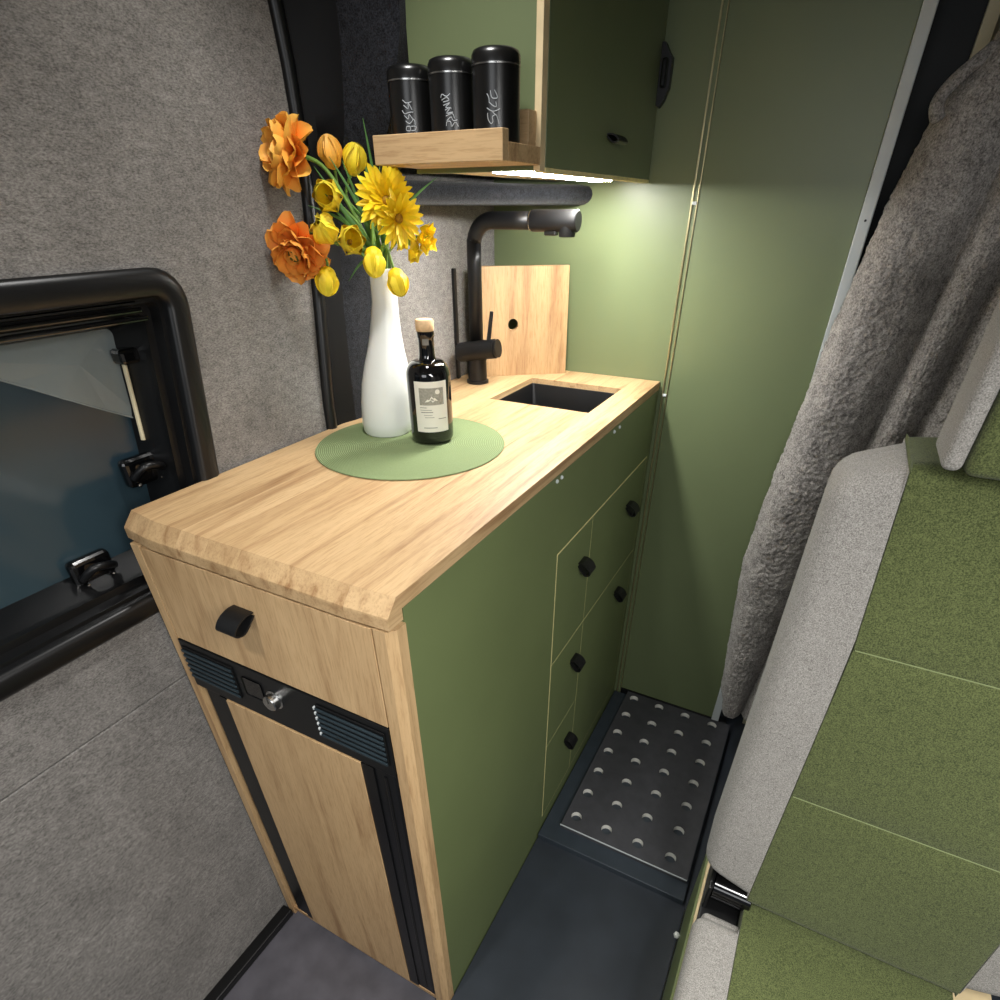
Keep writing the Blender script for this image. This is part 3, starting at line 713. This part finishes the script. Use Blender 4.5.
led = thing('led_light_bar', 'bright white strip light fixed under the overhead cabinet', 'lamp', (.322, .8, CZ - .001))
place(box(.2830, .3340, CY + .0165, .9680, CZ + .0016, CZ + .0036, .0006), 'housing', 'alu', led)
place(box(.2860, .3310, CY + .0185, .9650, CZ - .0012, CZ + .0016, .001), 'diffuser', 'led', led)
lt = thing('cabinet_latch', 'black latch block on the wall beside the overhead cabinet', 'latch', (.385, YB - .012, 1.655))
place(prism([(.3745, 1.7500), (.3800, 1.7500), (.3900, 1.7350), (.3965, 1.7280), (.3965, 1.6850), (.3880, 1.6650), (.3800, 1.6560), (.3745, 1.6600)], 'y', YB - .016, YB - .0005), 'plate', 'black', lt)
place(box(.3800, .3920, YB - .028, YB - .014, 1.684, 1.727, .004), 'latch_grip', 'black_gloss', lt)
# the oak tray shelf on the cabinet side
sh = thing('spice_shelf', 'small oak shelf with a raised lip on the overhead cabinet side', 'shelf', (.27, .48, 1.5455))
place(box(.1700, .3740, .4360, CY - .002, 1.5455, 1.5655, .0008), 'shelf_board', 'oak_x', sh)
place(box(.1700, .3740, .4190, .4358, 1.5455, 1.5780, .0008), 'front_lip', 'oak_x', sh)
place(box(.1700, .3665, .5080, CY - .002, 1.5656, 1.6040, .0008), 'back_rail', 'oak_x', sh)
def stroke_tin(x, h, label, strokes, ppx):
    y = .4715; z0 = 1.5657
    t = thing('spice_tin', label, 'tin', (x, y, z0), 'black spice tins on the oak shelf')
    r = .0310
    smooth_angle(place(lathe([(0, z0), (r - .002, z0), (r, z0 + .002), (r, z0 + h - .0175), (0, z0 + h - .0175)], x, y, 40), 'body', 'tin', t), 40)
    smooth_angle(place(lathe([(0, z0 + h - .0174), (r + .0006, z0 + h - .0174), (r + .0006, z0 + h - .0158), (0, z0 + h - .0158)], x, y, 40), 'ring', 'silver', t), 40)
    smooth_angle(place(lathe([(0, z0 + h - .0157), (r + .0003, z0 + h - .0157), (r + .0003, z0 + h - .007), (r - .002, z0 + h - .0025), (r - .006, z0 + h - .0006), (r - .011, z0 + h), (0, z0 + h)], x, y, 40), 'lid', 'tin', t), 40)
    bm = bmesh.new(); va = math.atan2(-.3967 - y, .8088 - x)
    for s in strokes:
        pts = []
        for (u, v) in s:      # u across -1..1, v height in metres above the shelf
            a = va + math.asin(max(-.95, min(.95, u))); rr = r + .0002
            pts.append((x + rr * math.cos(a), y + rr * math.sin(a), z0 + v))
        tube(spline(pts, 3), .0005, 5, bm)
    place(bm, 'lettering', 'chalk', t)
Q = lambda L, c, s, w: [[((x / 1000 * s - c) / w, (1 - yy / 1000) * .048 + .012) for x, yy in st] for st in L]
st3 = [[(350, 640), (355, 760), (400, 860), (440, 820), (430, 720), (500, 690), (540, 860)], [(340, 545), (420, 610), (500, 600), (560, 560)], [(420, 610), (490, 690)], [(370, 420), (440, 500), (500, 520), (490, 420)], [(340, 260), (370, 330), (380, 420)], [(400, 200), (420, 330), (470, 360), (520, 330), (470, 190)]]
st2 = [[(170, 260), (190, 190), (250, 240), (300, 180)], [(180, 310), (250, 260), (280, 320), (200, 350)], [(200, 420), (290, 370), (230, 460), (310, 480)], [(220, 520), (300, 460), (240, 580), (330, 560)], [(230, 640), (320, 590), (350, 690)], [(240, 740), (300, 660), (330, 740), (390, 720)], [(230, 850), (240, 760), (290, 760), (300, 860)], [(310, 860), (360, 770), (400, 860)]]
st2 = [[(x * 1.25, y) for x, y in s] for s in st2]
st1 = [[(280, 230), (340, 300), (440, 270)], [(290, 340), (370, 420), (380, 300), (440, 440)], [(260, 450), (300, 530), (380, 500), (460, 490)], [(290, 560), (360, 640), (380, 540), (450, 660)], [(310, 680), (380, 740), (460, 640), (480, 760)], [(320, 800), (310, 880), (380, 890), (380, 800), (320, 800)], [(400, 800), (490, 800), (470, 880), (400, 890)]]
stroke_tin(.2035, .0865, 'black spice tin with silver ring, leftmost of the three on the shelf', Q(st1, 20, 45, 19), 0)
stroke_tin(.2705, .0890, 'black spice tin with silver ring, middle of the three on the shelf', Q(st2, 21, 50, 21), 0)
stroke_tin(.3370, .0930, 'black spice tin with silver ring, nearest the oak cabinet edge', Q(st3, 25, 50, 21), 0)

# ------------------------------------------------------------------ raised step with perforated board
PX0, PX1, PY0, PY1, PT = XG + .003, .8560, .437, YB - .0055, .1210
stp = thing('step_platform', 'dark raised floor step with a perforated board at the bathroom door', 'step', (.66, .75, FZ))
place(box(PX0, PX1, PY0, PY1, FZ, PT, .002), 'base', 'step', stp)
bx0, bx1, by0, by1 = .5100, .8500, .4840, YB - .0065; bz0, bz1 = PT, PT + .016
pitch = .0862; hx0, hy0 = .5395, .5250; hr = .0142
xs = [bx0] + [hx0 - pitch / 2 + pitch * i for i in range(0, 5)] + [bx1]; xs = sorted(xs)
bm = bmesh.new(); cache = {}
def V(x, y, z):
    k = (round(x, 5), round(y, 5), round(z, 5))
    if k not in cache: cache[k] = bm.verts.new((x, y, z))
    return cache[k]
X0, X1 = hx0 - pitch / 2, hx0 + 3.5 * pitch; Y0, Y1 = hy0 - pitch / 2, hy0 + 6.5 * pitch
X0c = max(X0, bx0); gx = [max(bx0, hx0 + (i - .5) * pitch) for i in range(5)]; gy = [hy0 + (i - .5) * pitch for i in range(8)]
gx[0] = bx0; gx[-1] = bx1; gy[0] = by0; gy[-1] = by1
for z, flip in ((bz1, 0), (bz0 + .0005, 1)):
    for i in range(4):
        for j in range(7):
            cx, cy = hx0 + i * pitch, hy0 + j * pitch; a0, a1, b0, b1 = gx[i], gx[i + 1], gy[j], gy[j + 1]
            n = 16; circ = [V(cx + hr * math.cos(2 * PI * k / n + PI / n * 0), cy + hr * math.sin(2 * PI * k / n), z) for k in range(n)]
            cor = [V(a1, b1, z), V(a0, b1, z), V(a0, b0, z), V(a1, b0, z)]; mid = [V(a1, (b0 + b1) / 2, z), V((a0 + a1) / 2, b1, z), V(a0, (b0 + b1) / 2, z), V((a0 + a1) / 2, b0, z)]
            for q in range(4):
                k0 = q * 4
                bm.faces.new((mid[q], cor[q], circ[k0 + 2], circ[k0 + 1], circ[k0]))
                bm.faces.new((cor[q], mid[(q + 1) % 4], circ[(k0 + 4) % n], circ[k0 + 3], circ[k0 + 2]))
for i in range(4):
    for j in range(7):
        cx, cy = hx0 + i * pitch, hy0 + j * pitch; n = 16
        for k in range(n):
            p, q = [(cx + hr * math.cos(2 * PI * t / n), cy + hr * math.sin(2 * PI * t / n)) for t in (k, (k + 1) % n)]
            f = bm.faces.new((V(*p, bz0 + .0005), V(*q, bz0 + .0005), V(*q, bz1), V(*p, bz1))); f.material_index = 1
edges = [e for e in bm.edges if len(e.link_faces) == 1 and abs(e.verts[0].co.z - bz1) < 1e-6]
for e in edges:
    a, b = e.verts
    bm.faces.new((a, b, V(b.co.x, b.co.y, bz0 + .0005), V(a.co.x, a.co.y, bz0 + .0005)))
place(bm, 'perforated_board', ['board', 'board_core'], stp)
place(box(bx0 - .001, bx1, by0 - .0018, by0, bz1 - .0035, bz1 + .0006, .0004), 'board_edge', 'alu', stp)

# ------------------------------------------------------------------ bench seat
SXL = .868
bn = thing('bench_seat', 'green and grey upholstered bench seat on a plywood box', 'seat', (1.10, .1, FZ))
place(box(.8660, 1.34, -.25, .43, FZ, .400), 'base_box', 'green', bn)
place(box(.8620, .8659, -.25, .43, FZ + .004, FZ + .022, .001), 'kick_rail', 'brass', bn)
place(box(.8700, 1.34, -.25, .43, .4005, .4180, .0008), 'seat_board', 'ply', bn)
kb = lathe([(0, 0), (.004, 0), (.007, .004), (.007, .010), (0, .014)], 0, 0, 14)
k_ = place(kb, 'lock_knob', 'white', bn, smooth=True); k_.matrix_parent_inverse = Matrix.Translation(-bn.location); k_.matrix_basis = Matrix.Translation((.8655, .335, .150)) @ Matrix.Rotation(-PI / 2, 4, 'Y')
def soft(x0, x1, y0, y1, z0, z1, r, crown=0, axis='y', shear=0, pz=.47, seg=5, flat='', rj=.0025):
    b = box(x0, x1, y0, y1, z0, z1)
    J = {'l': lambda e: all(v.co.x < x0 + 1e-6 for v in e.verts), 'r': lambda e: all(v.co.x > x1 - 1e-6 for v in e.verts), 'd': lambda e: all(v.co.z < z0 + 1e-6 for v in e.verts), 'u': lambda e: all(v.co.z > z1 - 1e-6 for v in e.verts)}
    joint = [e for e in b.edges if any(J[c](e) for c in flat)]; free = [e for e in b.edges if e not in joint]
    if joint: bmesh.ops.bevel(b, geom=joint, offset=rj, segments=2, profile=.6, affect='EDGES')
    free = [e for e in b.edges if e.is_valid and e.calc_length() > r * 1.2 and len(e.link_faces) == 2 and e.calc_face_angle(0) > 1.2]
    bmesh.ops.bevel(b, geom=free, offset=r, segments=seg, profile=.55, affect='EDGES')
    if crown:
        bmesh.ops.subdivide_edges(b, edges=[e for e in b.edges if e.calc_length() > .05], cuts=6, use_grid_fill=True)
    cx, cy, cz = (x0 + x1) / 2, (y0 + y1) / 2, (z0 + z1) / 2
    for v in b.verts:
        fx = 1 - ((v.co.x - cx) / (x1 - x0) * 2) ** 2; fy = 1 - ((v.co.y - cy) / (y1 - y0) * 2) ** 2; fz = 1 - ((v.co.z - cz) / (z1 - z0) * 2) ** 2
        if axis == 'y' and v.co.y < cy: v.co.y -= crown * max(0, fx) * max(0, fz)
        if axis == 'z' and v.co.z > cz: v.co.z += crown * max(0, fx) * max(0, fy)
        v.co.y += (v.co.z - pz) * shear
    return b
SH = .115
# seat cushion
cu = smooth_angle(place(soft(.880, 1.32, -.24, .24, .4185, .452, .012), 'seat_cushion', 'seat_grey', bn), 50)
smooth_angle(place(soft(SXL, .9420, -.25, .222, .4190, .4720, .024, .004, 'z', flat='r'), 'cushion_bolster', 'seat_grey', cu), 50)
smooth_angle(place(soft(.9423, 1.2602, -.25, .370, .4190, .4720, .012, .004, 'z', flat='lr'), 'cushion_panel', 'seat_green', cu), 50)
smooth_angle(place(soft(1.2605, 1.334, -.25, .222, .4190, .4720, .024, .004, 'z', flat='l'), 'cushion_bolster', 'seat_grey', cu), 50)
# backrest
bk_ = smooth_angle(place(soft(.885, 1.32, .300, .395, .500, 1.225, .03, shear=SH), 'backrest', 'seat_grey', bn), 50)
def bolster(x0, x1, flip):
    b = soft(x0, x1, .266, .400, .488, 1.254, .033, .004, shear=SH, flat='l' if flip else 'r')
    for v in b.verts:
        t = (v.co.x - x0) / (x1 - x0); t = 1 - t if flip else t
        if v.co.z > 1.0: v.co.z -= (1 - t) * .030 * (v.co.z - 1.0) / .26
        if v.co.z < .60: v.co.z += (1 - t) * .035 * (.60 - v.co.z) / .11
        if v.co.z > 1.02: v.co.x += ((-1 if not flip else 1) * .018) * t * (v.co.z - 1.02) / .248
    return smooth_angle(place(b, 'backrest_bolster', 'seat_grey', bk_), 50)
bolster(.8540, .9420, False); bolster(1.2605, 1.338, True)
for z0, z1, rr, fl_ in ((.478, .7498, .016, 'lru'), (.7502, 1.0198, .02, 'lrud'), (1.0202, 1.268, .022, 'lrd')):
    b = soft(.9423, 1.2602, .266, .395, z0, z1, rr, .004, shear=SH, flat=fl_)
    if z1 > 1.2:
        for v in b.verts:
            if v.co.z > 1.02 and v.co.x < .955:
                v.co.x -= .018 * (v.co.z - 1.02) / .248
                if v.co.z > 1.25: v.co.z -= .008
    smooth_angle(place(b, 'backrest_panel', 'seat_green', bk_), 50)
for z in (.750, 1.020):
    place(tube([(.945, .2668 + (z - .47) * SH, z), (1.258, .2668 + (z - .47) * SH, z)], .0010, 6), 'seam', 'thread', bk_)
hb = smooth_angle(place(soft(.965, 1.24, .330, .385, 1.275, 1.50, .02), 'headrest', 'seat_grey', bn), 50)
smooth_angle(place(soft(.9430, .9620, .315, .400, 1.272, 1.52, .009), 'headrest_bolster', 'seat_grey', hb), 50)
smooth_angle(place(soft(.9625, 1.242, .310, .395, 1.270, 1.52, .012, .006), 'headrest_panel', 'seat_green', hb), 50)
smooth_angle(place(soft(1.2425, 1.261, .315, .400, 1.272, 1.52, .009), 'headrest_bolster', 'seat_grey', hb), 50)
for x in (1.03, 1.17): place(tube([(x, .36, 1.20), (x, .36, 1.30)], .007, 10), 'headrest_post', 'steel', hb, smooth=True)
hg = smooth_angle(place(tube([(.884, .285, .470), (.886, .285, .470), (.950, .285, .470), (.952, .285, .470)], [.022, .025, .025, .022], 20), 'recliner_hinge', 'black_gloss', bn), 40)
place(box(.8760, .8830, .250, .330, .4190, .505, .003), 'hinge_plate', 'black', bn)
place(box(.8740, .9420, .224, .345, .4186, .4400, .003), 'hinge_bracket', 'black', bn)

# ------------------------------------------------------------------ ceiling downlights
for x, y, pw, where in ((.30, .27, 1.9, 'over the worktop'), (.33, -.60, 3.2, 'over the floor in front of the fridge'), (1.15, -.50, 2.8, 'over the bench seat')):
    dl = thing('downlight', 'round recessed ceiling downlight ' + where, 'lamp', (x, y, 1.985), 'ceiling downlights')
    smooth_angle(place(lathe([(.050, 1.9995), (.050, 1.992), (.066, 1.992), (.068, 1.9995)], x, y, 32), 'ring', 'alu', dl), 30)
    l = bpy.data.lights.new('downlight_beam', 'AREA'); l.shape = 'DISK'; l.size = .10; l.energy = pw; l.color = (1, .985, .96); l.spread = math.radians(112)
    lo = bpy.data.objects.new('beam', l); COL.objects.link(lo); lo.parent = dl; lo.location = (0, 0, .006)

# ------------------------------------------------------------------ plush curtain
def cl(z):
    P = [(.20, .818), (.29, .806), (.33, .792), (.507, .7765), (.76, .756), (1.0, .772), (1.30, .800), (1.50, .828), (1.635, .858), (1.70, .900), (2.0, .955)]
    for (a, ya), (b, yb) in zip(P, P[1:]):
        if a <= z <= b: return ya + (yb - ya) * (z - a) / (b - a)
    return P[0][1]
def f1(z): return .9336 + (z - 1.098) * .080
def f2(z): return f1(z) + .068
NZ, NX = 620, 240
bm = bmesh.new(); rows = []
for j in range(NZ + 1):
    z = .262 + (1.985 - .262) * j / NZ; e = [cl(z), f1(z), f2(z) , f2(z) + .10, f2(z) + .20]; row = []
    for i in range(NX + 1):
        t = i / NX * 4; k = min(3, int(t)); s = t - k; x = e[k] + (e[k + 1] - e[k]) * s
        if k == 0: bulge = .046 * (1 - abs(2 * s - 1) ** 3.0) * (1 - .25 * s) + .004 * s
        else: bulge = .032 * (1 - abs(2 * s - 1) ** 2.4) + .006
        y = 1.005 - bulge
        p = Vector((x, y, z)); q = p * 90
        d = .0020 * noise.noise(p * 130) + .0022 * noise.noise(p * 310) + .0022 * noise.noise(p * 24)
        row.append(bm.verts.new((x + d * (.8 if k == 0 and s < .2 else .2), y - d - .0 , z + .001 * noise.noise(p * 300))))
    row.append(bm.verts.new((e[4], 1.012, z))); row.append(bm.verts.new((e[0] + .012, 1.012, z))); rows.append(row)
n = NX + 3
for a, b in zip(rows, rows[1:]):
    for i in range(n): bm.faces.new((a[i], a[(i + 1) % n], b[(i + 1) % n], b[i]))
bm.faces.new(rows[0][::-1]); bm.faces.new(rows[-1])
cu_ = thing('curtain', 'grey plush curtain gathered behind the bench seat', 'curtain', (.95, 1.0, .215))
place(bm, 'cloth', 'curtain', cu_, smooth=True)
tb = tube(spline([(.905, .985, 1.690), (.868, .970, 1.655), (.853, .962, 1.628), (.862, .960, 1.605)], 6), [.010] * 18 + [.006], 10)
place(tb, 'tie_fold', 'curtain', cu_, smooth=True)
place(tube([(.80, 1.01, 1.992), (1.30, 1.01, 1.992)], .006, 8), 'rail', 'alu', cu_)
